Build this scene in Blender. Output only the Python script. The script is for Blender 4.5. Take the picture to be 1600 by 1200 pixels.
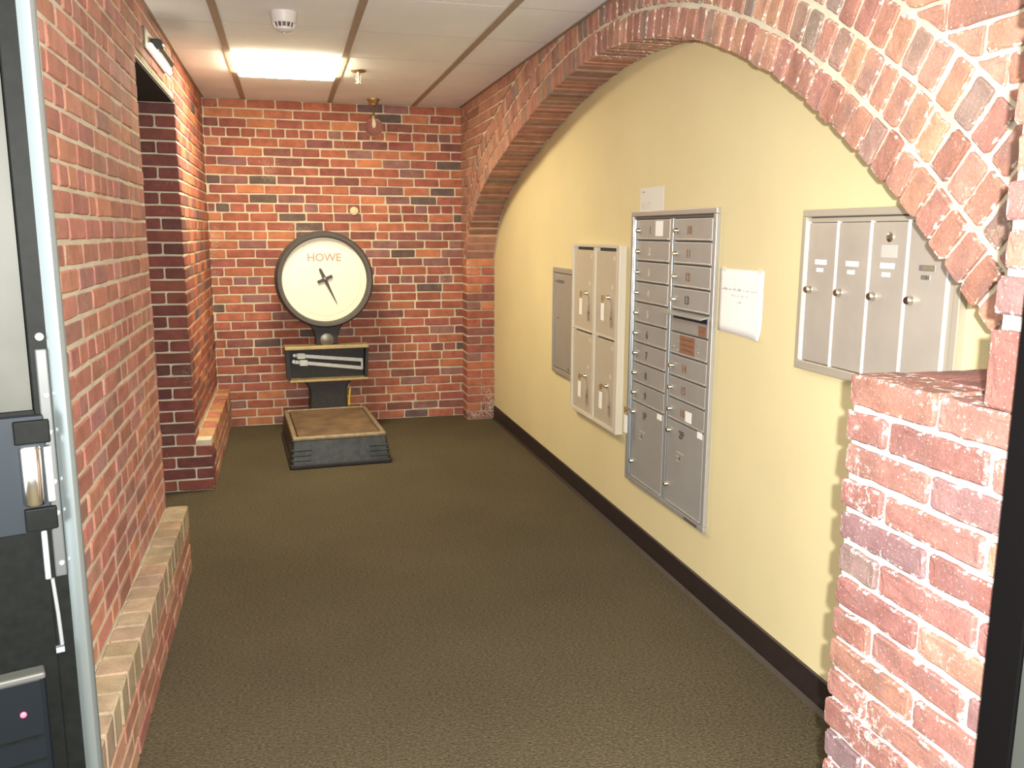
import bpy, bmesh, math, random
from mathutils import Matrix, Vector

random.seed(7)
scene = bpy.context.scene
col = scene.collection
for o in list(bpy.data.objects):
    bpy.data.objects.remove(o)

# ------------------------------------------------------------------ camera
HC = 1.415
cam_data = bpy.data.cameras.new('camera')
cam_data.sensor_width = 36.0
cam_data.lens = 36.0 * 1332.0 / 1600.0
cam_data.clip_start = 0.02
cam = bpy.data.objects.new('camera', cam_data)
col.objects.link(cam)
PITCH, YAW, ROLL = 0.1756, 0.2555, -0.0038
cam.matrix_world = (Matrix.Translation((0, 0, HC)) @ Matrix.Rotation(-YAW, 4, 'Z')
                    @ Matrix.Rotation(math.pi / 2 - PITCH, 4, 'X') @ Matrix.Rotation(-ROLL, 4, 'Z'))
scene.camera = cam

# ------------------------------------------------------------------ light
world = bpy.data.worlds.new('daylight')
scene.world = world
world.use_nodes = True
bgn = world.node_tree.nodes['Background']
bgn.inputs['Color'].default_value = (0.94, 0.99, 1.0, 1)
bgn.inputs['Strength'].default_value = 1.2

flash_data = bpy.data.lights.new('camera_flash', 'POINT')
flash_data.energy = 210.0
flash_data.color = (1.0, 0.97, 0.93)
flash_data.shadow_soft_size = 0.012
flash = bpy.data.objects.new('camera_flash', flash_data)
flash.matrix_world = cam.matrix_world @ Matrix.Translation((0.055, 0.035, 0.0))
col.objects.link(flash)

LENS_STRENGTH = 27.0

vs = scene.view_settings
vs.view_transform = 'Standard'
vs.look = 'None'
vs.gamma = 1.0
vs.exposure = 1.0
vs.use_curve_mapping = False

# ------------------------------------------------------------------ dimensions
XL = -0.531      # left wall face
XPL = -0.445     # left plinth face
XA = 1.285       # face of the arched wall
XY = 1.50        # yellow wall
XP = 1.00        # near pier face
D = 6.46         # back wall
ZC = 2.3255      # ceiling
YN0, YN1 = 1.75, 3.645   # near part of left wall
YF0 = 4.843              # far jamb of the opening
ZH = 2.084               # head of the opening
ZPL = 0.29               # plinth top
YPF = 1.345              # far edge of near pier
ZCAP = 1.161             # ledge of near pier
CP = 0.0646              # brick course pitch

# ------------------------------------------------------------------ materials
def new_mat(name):
    m = bpy.data.materials.new(name)
    m.use_nodes = True
    nt = m.node_tree
    b = nt.nodes['Principled BSDF']
    return m, nt, b

def N(nt, t, **kw):
    n = nt.nodes.new(t)
    for k, v in kw.items():
        setattr(n, k, v)
    return n

def pos_noise(nt, scale, detail=3.0, rough=0.55, obj=False):
    if obj:
        g = N(nt, 'ShaderNodeTexCoord'); out = g.outputs['Object']
    else:
        g = N(nt, 'ShaderNodeNewGeometry'); out = g.outputs['Position']
    n = N(nt, 'ShaderNodeTexNoise')
    n.inputs['Scale'].default_value = scale
    n.inputs['Detail'].default_value = detail
    n.inputs['Roughness'].default_value = rough
    nt.links.new(out, n.inputs['Vector'])
    return n

def ramp(nt, src, stops):
    r = N(nt, 'ShaderNodeValToRGB')
    e = r.color_ramp.elements
    e[0].position, e[0].color = stops[0][0], stops[0][1]
    e[1].position, e[1].color = stops[1][0], stops[1][1]
    for p, c in stops[2:]:
        x = e.new(p); x.color = c
    nt.links.new(src, r.inputs['Fac'])
    return r

def mixc(nt, fac, a, b, mode='MIX'):
    m = N(nt, 'ShaderNodeMix', data_type='RGBA', blend_type=mode)
    for sock, v in ((m.inputs[0], fac), (m.inputs[6], a), (m.inputs[7], b)):
        if hasattr(v, 'links'):
            nt.links.new(v, sock)
        else:
            sock.default_value = v
    return m.outputs[2]

def bump(nt, b, src, strength, dist=0.002):
    bn = N(nt, 'ShaderNodeBump')
    bn.inputs['Strength'].default_value = strength
    bn.inputs['Distance'].default_value = dist
    nt.links.new(src, bn.inputs['Height'])
    nt.links.new(bn.outputs['Normal'], b.inputs['Normal'])

G = lambda v: (v, v, v, 1)

def brick_mat(name, attr=False, smear=0.30, smear_col=(0.66, 0.58, 0.46, 1), edge=False):
    m, nt, b = new_mat(name)
    if attr:
        a = N(nt, 'ShaderNodeAttribute'); a.attribute_name = 'brick_tint'
        base = a.outputs['Color']
    else:
        oi = N(nt, 'ShaderNodeObjectInfo'); base = oi.outputs['Color']
    big = pos_noise(nt, 16, 3)
    r = ramp(nt, big.outputs['Fac'], [(0.30, G(0.80)), (0.70, G(1.18))])
    c = mixc(nt, 1.0, base, r.outputs['Color'], 'MULTIPLY')
    fine = pos_noise(nt, 160, 3, 0.7)
    r2 = ramp(nt, fine.outputs['Fac'], [(0.35, G(0.88)), (0.65, G(1.10))])
    c = mixc(nt, 1.0, c, r2.outputs['Color'], 'MULTIPLY')
    # dried mortar smears and specks
    sm = pos_noise(nt, 70, 5, 0.75)
    sb = pos_noise(nt, 5, 2, 0.5)
    mul = N(nt, 'ShaderNodeMath', operation='MULTIPLY')
    nt.links.new(sm.outputs['Fac'], mul.inputs[0]); nt.links.new(sb.outputs['Fac'], mul.inputs[1])
    r3 = ramp(nt, mul.outputs[0], [(0.34, G(0)), (0.44, G(smear))])
    c = mixc(nt, r3.outputs['Color'], c, smear_col)
    if edge:
        dk = pos_noise(nt, 11, 4, 0.6)
        rd = ramp(nt, dk.outputs['Fac'], [(0.52, G(0)), (0.66, G(0.42))])
        c = mixc(nt, rd.outputs['Color'], c, (0.19, 0.13, 0.125, 1))
        ea = N(nt, 'ShaderNodeAttribute'); ea.attribute_name = 'edge'
        en = pos_noise(nt, 55, 4, 0.7)
        e1 = N(nt, 'ShaderNodeMath', operation='MULTIPLY_ADD')
        nt.links.new(ea.outputs['Fac'], e1.inputs[0]); e1.inputs[1].default_value = 0.20
        nt.links.new(en.outputs['Fac'], e1.inputs[2])
        r4 = ramp(nt, e1.outputs[0], [(0.75, G(0)), (0.81, G(0.85))])
        c = mixc(nt, r4.outputs['Color'], c, smear_col)
        sk = pos_noise(nt, 240, 2, 0.5)
        r5 = ramp(nt, sk.outputs['Fac'], [(0.66, G(0)), (0.72, G(0.45))])
        c = mixc(nt, r5.outputs['Color'], c, smear_col)
    nt.links.new(c, b.inputs['Base Color'])
    b.inputs['Roughness'].default_value = 0.78
    b.inputs['Specular IOR Level'].default_value = 0.3
    add = N(nt, 'ShaderNodeMath', operation='ADD')
    nt.links.new(fine.outputs['Fac'], add.inputs[0]); nt.links.new(sm.outputs['Fac'], add.inputs[1])
    bump(nt, b, add.outputs[0], 0.55, 0.0022)
    return m

def mortar_mat(name, c0, c1):
    m, nt, b = new_mat(name)
    n = pos_noise(nt, 9, 4)
    r = ramp(nt, n.outputs['Fac'], [(0.3, c0), (0.7, c1)])
    nt.links.new(r.outputs['Color'], b.inputs['Base Color'])
    b.inputs['Roughness'].default_value = 0.92
    f = pos_noise(nt, 220, 4, 0.7)
    bump(nt, b, f.outputs['Fac'], 0.6, 0.002)
    return m

def plain(name, c, rough=0.5, metal=0.0, spec=0.5, var=0.0, vscale=30, bmp=0.0, bscale=200, emis=None, es=1.0, coat=0.0):
    m, nt, b = new_mat(name)
    b.inputs['Roughness'].default_value = rough
    b.inputs['Metallic'].default_value = metal
    b.inputs['Specular IOR Level'].default_value = spec
    b.inputs['Coat Weight'].default_value = coat
    n = pos_noise(nt, vscale, 4)
    lo = tuple(max(0, x * (1 - var)) for x in c[:3]) + (1,)
    hi = tuple(min(1, x * (1 + var)) for x in c[:3]) + (1,)
    r = ramp(nt, n.outputs['Fac'], [(0.3, lo), (0.7, hi)])
    nt.links.new(r.outputs['Color'], b.inputs['Base Color'])
    if bmp:
        f = pos_noise(nt, bscale, 3, 0.6)
        bump(nt, b, f.outputs['Fac'], bmp, 0.002)
    if emis:
        b.inputs['Emission Color'].default_value = emis
        b.inputs['Emission Strength'].default_value = es
    return m

M = {}
M['brick'] = brick_mat('brick_clay')
M['brick_attr'] = brick_mat('brick_clay_far', attr=True)
M['brick_pier'] = brick_mat('brick_clay_pier', smear=0.75, smear_col=(0.80, 0.76, 0.70, 1), edge=True)
M['brick_arch'] = brick_mat('brick_clay_arch', smear=0.5, smear_col=(0.74, 0.69, 0.58, 1), edge=True)
M['brick_worn'] = brick_mat('brick_clay_worn', smear=0.7)
M['mortar'] = mortar_mat('mortar', (0.50, 0.43, 0.31, 1), (0.66, 0.59, 0.45, 1))
M['mortar_white'] = mortar_mat('mortar_white', (0.74, 0.71, 0.64, 1), (0.86, 0.84, 0.78, 1))
M['yellow'] = plain('yellow_wall_paint', (0.70, 0.605, 0.345), 0.75, spec=0.3, var=0.035, vscale=2.2, bmp=0.12, bscale=260)
M['baseboard'] = plain('dark_vinyl_base', (0.022, 0.014, 0.013), 0.5, var=0.2)
M['tile'] = plain('ceiling_tile_white', (0.86, 0.88, 0.89), 0.92, spec=0.1, var=0.04, vscale=3, bmp=0.35, bscale=150)
M['tbar'] = plain('ceiling_bar_tan', (0.34, 0.27, 0.205), 0.6, var=0.08)
M['tspline'] = plain('ceiling_spline', (0.50, 0.48, 0.43), 0.7)
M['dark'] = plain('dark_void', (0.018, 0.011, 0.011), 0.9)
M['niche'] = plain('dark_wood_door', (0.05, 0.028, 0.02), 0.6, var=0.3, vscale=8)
M['steel_tan'] = plain('lintel_steel', (0.20, 0.155, 0.105), 0.6, var=0.1)

def carpet():
    m, nt, b = new_mat('carpet_brown_loop')
    g = N(nt, 'ShaderNodeNewGeometry')
    mp = N(nt, 'ShaderNodeMapping'); mp.inputs['Scale'].default_value = (1, 1.7, 1)
    nt.links.new(g.outputs['Position'], mp.inputs['Vector'])
    v = N(nt, 'ShaderNodeTexVoronoi'); v.inputs['Scale'].default_value = 130
    nt.links.new(mp.outputs[0], v.inputs['Vector'])
    n = N(nt, 'ShaderNodeTexNoise'); n.inputs['Scale'].default_value = 95; n.inputs['Detail'].default_value = 5
    n.inputs['Roughness'].default_value = 0.75
    nt.links.new(mp.outputs[0], n.inputs['Vector'])
    r = ramp(nt, n.outputs['Fac'], [(0.32, (0.044, 0.036, 0.0235, 1)), (0.50, (0.100, 0.082, 0.051, 1)), (0.70, (0.185, 0.154, 0.098, 1))])
    big = pos_noise(nt, 1.6, 3)
    r2 = ramp(nt, big.outputs['Fac'], [(0.3, G(0.90)), (0.7, G(1.08))])
    c = mixc(nt, 1.0, r.outputs['Color'], r2.outputs['Color'], 'MULTIPLY')
    nt.links.new(c, b.inputs['Base Color'])
    b.inputs['Roughness'].default_value = 1.0
    b.inputs['Specular IOR Level'].default_value = 0.05
    b.inputs['Sheen Weight'].default_value = 0.0
    add = N(nt, 'ShaderNodeMath', operation='ADD')
    nt.links.new(v.outputs['Distance'], add.inputs[0]); nt.links.new(n.outputs['Fac'], add.inputs[1])
    bump(nt, b, add.outputs[0], 0.8, 0.004)
    return m
M['carpet'] = carpet()

# ------------------------------------------------------------------ mesh helpers
class MB:
    def __init__(self):
        self.v = []; self.f = []
    def box(self, x0, x1, y0, y1, z0, z1):
        b = len(self.v)
        self.v += [(x0,y0,z0),(x1,y0,z0),(x1,y1,z0),(x0,y1,z0),(x0,y0,z1),(x1,y0,z1),(x1,y1,z1),(x0,y1,z1)]
        self.f += [tuple(b+i for i in q) for q in ((0,3,2,1),(4,5,6,7),(0,1,5,4),(1,2,6,5),(2,3,7,6),(3,0,4,7))]
        return self
    def frustum(self, a, za, b_, zb):
        # a, b_: (x0,x1,y0,y1)
        b = len(self.v)
        for (x0,x1,y0,y1), z in ((a,za),(b_,zb)):
            self.v += [(x0,y0,z),(x1,y0,z),(x1,y1,z),(x0,y1,z)]
        self.f += [tuple(b+i for i in q) for q in ((0,3,2,1),(4,5,6,7),(0,1,5,4),(1,2,6,5),(2,3,7,6),(3,0,4,7))]
        return self
    def prism(self, poly, z0, z1, axis='Z'):
        # poly CCW list of 2-D points; extruded along axis
        b = len(self.v); n = len(poly)
        def P(p, z):
            if axis == 'Z': return (p[0], p[1], z)
            if axis == 'Y': return (p[0], z, p[1])
            return (z, p[0], p[1])
        self.v += [P(p, z0) for p in poly] + [P(p, z1) for p in poly]
        self.f.append(tuple(b + i for i in reversed(range(n))))
        self.f.append(tuple(b + n + i for i in range(n)))
        for i in range(n):
            j = (i + 1) % n
            self.f.append((b+i, b+j, b+n+j, b+n+i))
        return self
    def lathe(self, prof, seg=24, axis='Z', c=(0,0,0)):
        # prof: list of (r, h)
        b = len(self.v)
        for r, h in prof:
            for k in range(seg):
                a = 2*math.pi*k/seg
                x, y = r*math.cos(a), r*math.sin(a)
                if axis == 'Z': p = (x, y, h)
                elif axis == 'Y': p = (x, h, y)
                else: p = (h, x, y)
                self.v.append((p[0]+c[0], p[1]+c[1], p[2]+c[2]))
        for i in range(len(prof)-1):
            for k in range(seg):
                k2 = (k+1) % seg
                self.f.append((b+i*seg+k, b+i*seg+k2, b+(i+1)*seg+k2, b+(i+1)*seg+k))
        self.f.append(tuple(b+k for k in reversed(range(seg))))
        e = b+(len(prof)-1)*seg
        self.f.append(tuple(e+k for k in range(seg)))
        return self
    def tube(self, pts, r, seg=8):
        b = len(self.v); n = len(pts)
        pts = [Vector(p) for p in pts]
        for i, p in enumerate(pts):
            t = (pts[min(i+1, n-1)] - pts[max(i-1, 0)]).normalized()
            a = t.orthogonal().normalized(); c = t.cross(a)
            for k in range(seg):
                w = 2*math.pi*k/seg
                self.v.append(tuple(p + a*(r*math.cos(w)) + c*(r*math.sin(w))))
        for i in range(n-1):
            for k in range(seg):
                k2 = (k+1) % seg
                self.f.append((b+i*seg+k, b+i*seg+k2, b+(i+1)*seg+k2, b+(i+1)*seg+k))
        self.f.append(tuple(b+k for k in reversed(range(seg))))
        self.f.append(tuple(b+(n-1)*seg+k for k in range(seg)))
        return self
    def mesh(self, name, mat, smooth=False):
        me = bpy.data.meshes.new(name)
        me.from_pydata(self.v, [], self.f)
        bm = bmesh.new(); bm.from_mesh(me)
        bmesh.ops.recalc_face_normals(bm, faces=bm.faces)
        bm.to_mesh(me); bm.free()
        if smooth:
            me.polygons.foreach_set('use_smooth', [True]*len(me.polygons))
        me.materials.append(mat)
        return me
    def build(self, name, mat, parent=None, smooth=False, bevel=0.0, kind=None):
        me = self.mesh(name, mat, smooth)
        o = bpy.data.objects.new(name, me)
        col.objects.link(o)
        if parent: o.parent = parent
        if bevel:
            bv = o.modifiers.new('bevel', 'BEVEL'); bv.width = bevel; bv.segments = 2
            bv.limit_method = 'ANGLE'; bv.angle_limit = math.radians(40)
        if smooth:
            es = o.modifiers.new('split', 'EDGE_SPLIT'); es.split_angle = math.radians(38)
        if kind: o['kind'] = kind
        return o

def tag(o, label, cat, group=None):
    o['label'] = label; o['category'] = cat
    if group: o['group'] = group
    return o

def empty(name, mat=None, loc=(0,0,0)):
    o = bpy.data.objects.new(name, None)
    col.objects.link(o)
    o.empty_display_size = 0.1
    o.matrix_world = mat if mat is not None else Matrix.Translation(loc)
    return o

def basis(u, v, n, loc):
    return Matrix(((u[0],v[0],n[0],loc[0]),(u[1],v[1],n[1],loc[1]),(u[2],v[2],n[2],loc[2]),(0,0,0,1)))

# glyph cache: text made into meshes once
GLY = {}
def glyph_mesh(s, size):
    key = (s, size)
    if key not in GLY:
        cu = bpy.data.curves.new('glyph', 'FONT')
        cu.body = s; cu.size = size; cu.align_x = 'CENTER'; cu.align_y = 'CENTER'
        cu.extrude = 0.0006; cu.offset = 0.0011 if size < .05 else 0.0016; cu.resolution_u = 3
        t = bpy.data.objects.new('glyph', cu); col.objects.link(t)
        dg = bpy.context.evaluated_depsgraph_get()
        me = bpy.data.meshes.new_from_object(t.evaluated_get(dg))
        me.materials.clear()
        bpy.data.objects.remove(t); bpy.data.curves.remove(cu)
        GLY[key] = me
    return GLY[key]
def text(name, s, size, mat, parent, loc, rot=(0,0,0), sx=1.0):
    me = glyph_mesh(s, size)
    if not me.materials: me.materials.append(mat)
    o = bpy.data.objects.new(name, me); col.objects.link(o)
    o.parent = parent; o.location = loc; o.rotation_euler = rot; o.scale = (sx, 1, 1)
    if me.materials[0] != mat:
        o.material_slots[0].link = 'OBJECT'; o.material_slots[0].material = mat
    return o
for s, z in [(str(i), 0.044) for i in range(1, 17)] + [('1P', 0.044), ('2P', 0.044), ('HOWE', 0.075)]:
    glyph_mesh(s, z)

# ------------------------------------------------------------------ bricks
PAL = [((0.348,0.114,0.073),5), ((0.416,0.145,0.083),3), ((0.296,0.095,0.071),4), ((0.478,0.180,0.092),1.6),
       ((0.224,0.087,0.073),2.2), ((0.255,0.122,0.109),1.5), ((0.130,0.087,0.078),1.0)]
PAL_PIER = [((0.284,0.132,0.104),5), ((0.310,0.160,0.114),3), ((0.257,0.113,0.095),3), ((0.239,0.135,0.123),2), ((0.203,0.130,0.123),1)]
PAL_LEFT = [((0.426,0.178,0.130),5), ((0.470,0.207,0.142),3), ((0.381,0.161,0.124),4), ((0.347,0.167,0.136),2), ((0.403,0.196,0.165),2)]
PAL_ARCH = [((0.388,0.190,0.135),5), ((0.427,0.225,0.155),3), ((0.335,0.160,0.117),3), ((0.315,0.195,0.148),1.5), ((0.257,0.180,0.143),0.8)]
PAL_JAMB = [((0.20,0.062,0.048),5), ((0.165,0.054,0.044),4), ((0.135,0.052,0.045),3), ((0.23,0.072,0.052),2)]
def pick(pal, rng):
    c = rng.choices([p[0] for p in pal], [p[1] for p in pal])[0]
    k = rng.uniform(0.88, 1.12)
    return (c[0]*k, c[1]*k*rng.uniform(.95,1.05), c[2]*k*rng.uniform(.93,1.07), 1)

def clip(poly, a, b, c):
    # keep a*x+b*y<=c
    out = []
    n = len(poly)
    for i in range(n):
        p, q = poly[i], poly[(i+1) % n]
        dp, dq = a*p[0]+b*p[1]-c, a*q[0]+b*q[1]-c
        if dp <= 0: out.append(p)
        if (dp < 0 < dq) or (dq < 0 < dp):
            t = dp/(dp-dq)
            out.append((p[0]+(q[0]-p[0])*t, p[1]+(q[1]-p[1])*t))
    return out
def area(poly):
    return 0.5*abs(sum(poly[i][0]*poly[(i+1)%len(poly)][1]-poly[(i+1)%len(poly)][0]*poly[i][1] for i in range(len(poly))))

def brick_geo(poly, depth, rng, cham=0.005, bev=0.004, jit=0.0016, rough=False):
    """poly: convex CCW outline around its centre; returns verts, faces. Front at w=0."""
    n = len(poly)
    pts = []
    for i in range(n):
        p, a, b = Vector(poly[i]), Vector(poly[i-1]), Vector(poly[(i+1) % n])
        la, lb = (a-p).length, (b-p).length
        ch = min(cham*rng.uniform(.5, 1.5), la*.3, lb*.3)
        pts.append(p+(a-p)/max(la,1e-6)*ch); pts.append(p+(b-p)/max(lb,1e-6)*ch)
        if n == 4 and lb > 0.12:
            pts.append(p+(b-p)*rng.uniform(.35,.65))
    pts = [Vector((p.x+rng.uniform(-jit,jit), p.y+rng.uniform(-jit,jit))) for p in pts]
    hx = max(abs(p.x) for p in pts); hy = max(abs(p.y) for p in pts)
    kx, ky = max(.5, 1-bev/hx), max(.5, 1-bev/hy)
    if rough:
        q = []
        for i in range(len(pts)):
            a, b = pts[i], pts[(i+1) % len(pts)]
            k = max(1, int((b-a).length/.022))
            for t in range(k):
                q.append(a+(b-a)*(t/k)+(Vector((rng.uniform(-.0022,.0022), rng.uniform(-.0022,.0022))) if t else Vector((0,0))))
        pts = q
    m = len(pts)
    if rough:
        k2x, k2y = max(.35, 1-.013/hx), max(.35, 1-.013/hy)
        v = [(p.x,p.y,-depth) for p in pts] + [(p.x,p.y,-bev*.8) for p in pts] + [(p.x*kx,p.y*ky,rng.uniform(-.0006,.0006)) for p in pts] + [(p.x*k2x,p.y*k2y,rng.uniform(-.0012,.0012)) for p in pts]
        f = []
        for r in (0, m, 2*m):
            for i in range(m):
                j = (i+1) % m
                f.append((r+i, r+j, r+m+j, r+m+i))
        f.append(tuple(3*m+i for i in range(m)))
        return v, f
    v = [(p.x,p.y,-depth) for p in pts] + [(p.x,p.y,-bev*.8) for p in pts] + [(p.x*kx,p.y*ky,rng.uniform(-.0008,.0008)) for p in pts]
    f = []
    for r in (0, m):
        for i in range(m):
            j = (i+1) % m
            f.append((r+i, r+j, r+m+j, r+m+i))
    f.append(tuple(2*m+i for i in range(m)))
    return v, f

POOL = {}
def edge_attr(me):
    at = me.attributes.new('edge', 'FLOAT', 'POINT')
    n = len(me.vertices); m = n//4
    at.data.foreach_set('value', [1.0]*(3*m)+[0.0]*(n-3*m))
ROUGH = {'brick_clay_pier', 'brick_clay_arch'}
def pool_mesh(w, h, d, mat, rng, kinds=5):
    key = (round(w,3), round(h,3), round(d,3), mat.name, rng.randrange(kinds))
    if key not in POOL:
        v, f = brick_geo([(-w/2,-h/2),(w/2,-h/2),(w/2,h/2),(-w/2,h/2)], d, rng)
        me = bpy.data.meshes.new('brick'); me.from_pydata(v, [], f); me.materials.append(mat)
        POOL[key] = me
    return POOL[key]

class Stuff:
    def __init__(self): self.v=[]; self.f=[]; self.c=[]
    def add(self, v, f, mtx, colr):
        b = len(self.v)
        self.v += [tuple(mtx @ Vector(p)) for p in v]
        self.f += [tuple(b+i for i in q) for q in f]
        self.c += [colr]*len(v)
    def build(self, parent, name='brick_field'):
        if not self.v: return
        me = bpy.data.meshes.new(name); me.from_pydata(self.v, [], self.f)
        me.materials.append(M['brick_attr'])
        at = me.color_attributes.new('brick_tint', 'FLOAT_COLOR', 'POINT')
        for i, c in enumerate(self.c): at.data[i].color = c
        o = bpy.data.objects.new(name, me); col.objects.link(o); o.parent = parent; o['kind'] = 'stuff'
        return o

def place(poly, org, u, v, n, depth, parent, pal, rng, mat=None, stuff=None, proud=0.004, tilt=0.006, colr=None):
    """poly in (u,v) coordinates relative to org"""
    if len(poly) < 3 or area(poly) < 2.5e-4: return
    cx = sum(p[0] for p in poly)/len(poly); cy = sum(p[1] for p in poly)/len(poly)
    pr = proud + rng.uniform(-.002, .002)
    loc = Vector(org) + Vector(u)*cx + Vector(v)*cy + Vector(n)*pr
    mtx = basis(u, v, n, loc) @ Matrix.Rotation(rng.uniform(-tilt,tilt), 4, 'Z')
    c = colr or pick(pal, rng)
    loc_poly = [(p[0]-cx, p[1]-cy) for p in poly]
    w = max(p[0] for p in loc_poly)-min(p[0] for p in loc_poly); h = max(p[1] for p in loc_poly)-min(p[1] for p in loc_poly)
    if stuff is not None:
        vv, ff = brick_geo(loc_poly, depth, rng)
        stuff.add(vv, ff, mtx, c)
        return
    mat = mat or M['brick']
    rect = len(poly) == 4 and abs(area(poly)-w*h) < 1e-6
    if mat.name in ROUGH:
        vv, ff = brick_geo(loc_poly, depth, rng, rough=True, bev=.0035)
        me = bpy.data.meshes.new('brick'); me.from_pydata(vv, [], ff); me.materials.append(mat); edge_attr(me)
    elif rect:
        me = pool_mesh(w, h, depth, mat, rng)
    else:
        vv, ff = brick_geo(loc_poly, depth, rng)
        me = bpy.data.meshes.new('brick'); me.from_pydata(vv, [], ff); me.materials.append(mat)
    o = bpy.data.objects.new('brick', me); col.objects.link(o)
    o.parent = parent; o.matrix_world = mtx; o.color = c
    return o

def rect(u0, u1, v0, v1): return [(u0,v0),(u1,v0),(u1,v1),(u0,v1)]
J = 0.0095
def course_cells(L, row, stretch=0.1935, head_rows=(), offs=0.0, rng=random):
    """list of (u0,u1) cells along 0..L"""
    if row in head_rows:
        p = stretch/2*1.03; start = -p*rng.uniform(0.2,0.8)
    else:
        p = stretch; start = -p*(0.5 if row % 2 else 0.02) + offs + rng.uniform(-.02,.02)
    out = []; x = start
    while x < L:
        w = p*rng.uniform(.95,1.05)
        if p > .15 and rng.random() < 0.045: w = p*0.52
        a, b = max(0, x), min(L, x+w)
        if b-a > 0.03: out.append((a, b))
        elif out and b >= L: out[-1] = (out[-1][0], L)
        x += w
    return out
UB, VB, NB = (1,0,0), (0,0,1), (0,-1,0)      # faces the camera
UL, NL = (0,1,0), (1,0,0)                    # left wall
UR, NR = (0,-1,0), (-1,0,0)                  # right wall

# ================================================================== SETTING
# floor
fl = MB().box(-2.2, 2.2, -2.0, D+0.25, -0.08, 0.0).build('floor', M['carpet'], kind='structure')

# ---- back wall
wb = MB().box(-1.1, 1.75, D, D+0.2, 0, ZC+0.1).build('wall_back', M['mortar'], kind='structure')
rng = random.Random(11)
cells = []
nrow = int(round(ZC/CP))
for r in range(nrow):
    z0 = r*CP; z1 = z0+CP
    for a, b in course_cells(XA-XL+.02, r, head_rows=(8, 16, 24, 32), rng=rng):
        cells.append((a+XL, b+XL, z0, z1))
def back_score(c):
    w = c[1]-c[0]; cx = (c[0]+c[1])/2; cz = (c[2]+c[3])/2
    if math.hypot(cx-.255, cz-1.085) < .27: return 0
    if -.02 < cx < .52 and cz < .62: return 0
    if cx < XL+.12 and cz < .3: return 0
    return w
order = sorted(range(len(cells)), key=lambda i: -back_score(cells[i]))
keep = set(order[:296])
st = Stuff()
for i, (a, b, z0, z1) in enumerate(cells):
    s = rng.uniform(-.001, .001)
    place(rect(a+J/2, b-J/2, z0+J/2+s, z1-J/2+s), (0, D, 0), UB, VB, NB, 0.03, wb, PAL, rng, stuff=None if i in keep else st)
st.build(wb)

# ---- left wall, near part with the head over the opening
m = MB().box(XL-.35, XL, YN0, YN1, 0, ZC+.1)
m.box(XL-.35, XL, YN1, YF0, ZH, ZC+.1)
wl = m.build('wall_left', M['mortar'], kind='structure')
rng = random.Random(21)
st = Stuff()
zt = ZPL
nr = int((ZC-zt)/CP)+1
for r in range(nr):
    z0 = zt+r*CP; z1 = min(z0+CP, ZC+.04)
    head = z0 > ZH-.02
    L = (YF0 if head else YN1)-YN0
    for a, b in course_cells(L, r, head_rows=(5, 12, 19, 26), rng=rng):
        far = a+YN0 < 2.02
        if z0 < ZH and a+YN0 > YN1: continue
        place(rect(a+YN0+J/2, b+YN0-J/2, z0+J/2, z1-J/2), (XL,0,0), UL, VB, NL, 0.03, wl, PAL_LEFT, rng, stuff=st if far else None, proud=.003)
st.build(wl)
MB().box(XL-.34, XL-.001, YN1+.005, YF0-.005, ZH-.010, ZH-.002).build('lintel', M['steel_tan'], wl)
# dark soffit and closed door in the recess
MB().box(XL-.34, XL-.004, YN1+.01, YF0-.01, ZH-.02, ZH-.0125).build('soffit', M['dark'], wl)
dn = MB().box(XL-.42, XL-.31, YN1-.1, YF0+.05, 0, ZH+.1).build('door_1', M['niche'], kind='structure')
for k in range(2):
    for (z0, z1) in ((.2, .95), (1.08, 1.95)):
        y0 = YN1+.12+k*.52
        MB().box(XL-.312, XL-.302, y0, y0+.42, z0, z1).build('panel', M['niche'], dn, bevel=.006)
MB().lathe([(.012,0),(.012,.03),(.028,.035),(.03,.055),(.018,.065)], 16, 'X', (XL-.31, YN1+.07, 1.0)).build('door_knob', plain('knob_brass',(.5,.36,.15),.3,1.0), dn, smooth=True)

# ---- left wall, far part behind the opening
m = MB().box(XL-.35, XL-.002, YF0+.006, D, 0, ZC+.1)
wr = m.build('wall_left_rear', M['mortar'], kind='structure')
rng = random.Random(22)
st = Stuff()
for r in range(36):
    z0 = r*CP; z1 = min(z0+CP, ZC)
    edge = XPL if z1 <= ZPL+.01 else XL
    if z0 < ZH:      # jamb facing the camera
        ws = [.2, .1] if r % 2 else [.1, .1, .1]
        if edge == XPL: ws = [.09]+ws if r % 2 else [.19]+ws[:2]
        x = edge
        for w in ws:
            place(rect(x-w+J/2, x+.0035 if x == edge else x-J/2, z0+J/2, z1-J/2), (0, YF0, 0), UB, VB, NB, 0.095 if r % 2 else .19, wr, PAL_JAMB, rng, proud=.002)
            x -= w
    if z0 > ZPL-.02:
        off = (.1 if r % 2 else .195) if z0 < ZH else 0
        for a, b in course_cells(D-YF0-off, r, head_rows=(8,15,22,29), rng=rng):
            place(rect(a+YF0+off+J/2, b+YF0+off-J/2, z0+J/2, z1-J/2), (XL,0,0), UL, VB, NL, 0.03, wr, PAL, rng, stuff=st, proud=.003)
st.build(wr)

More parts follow.
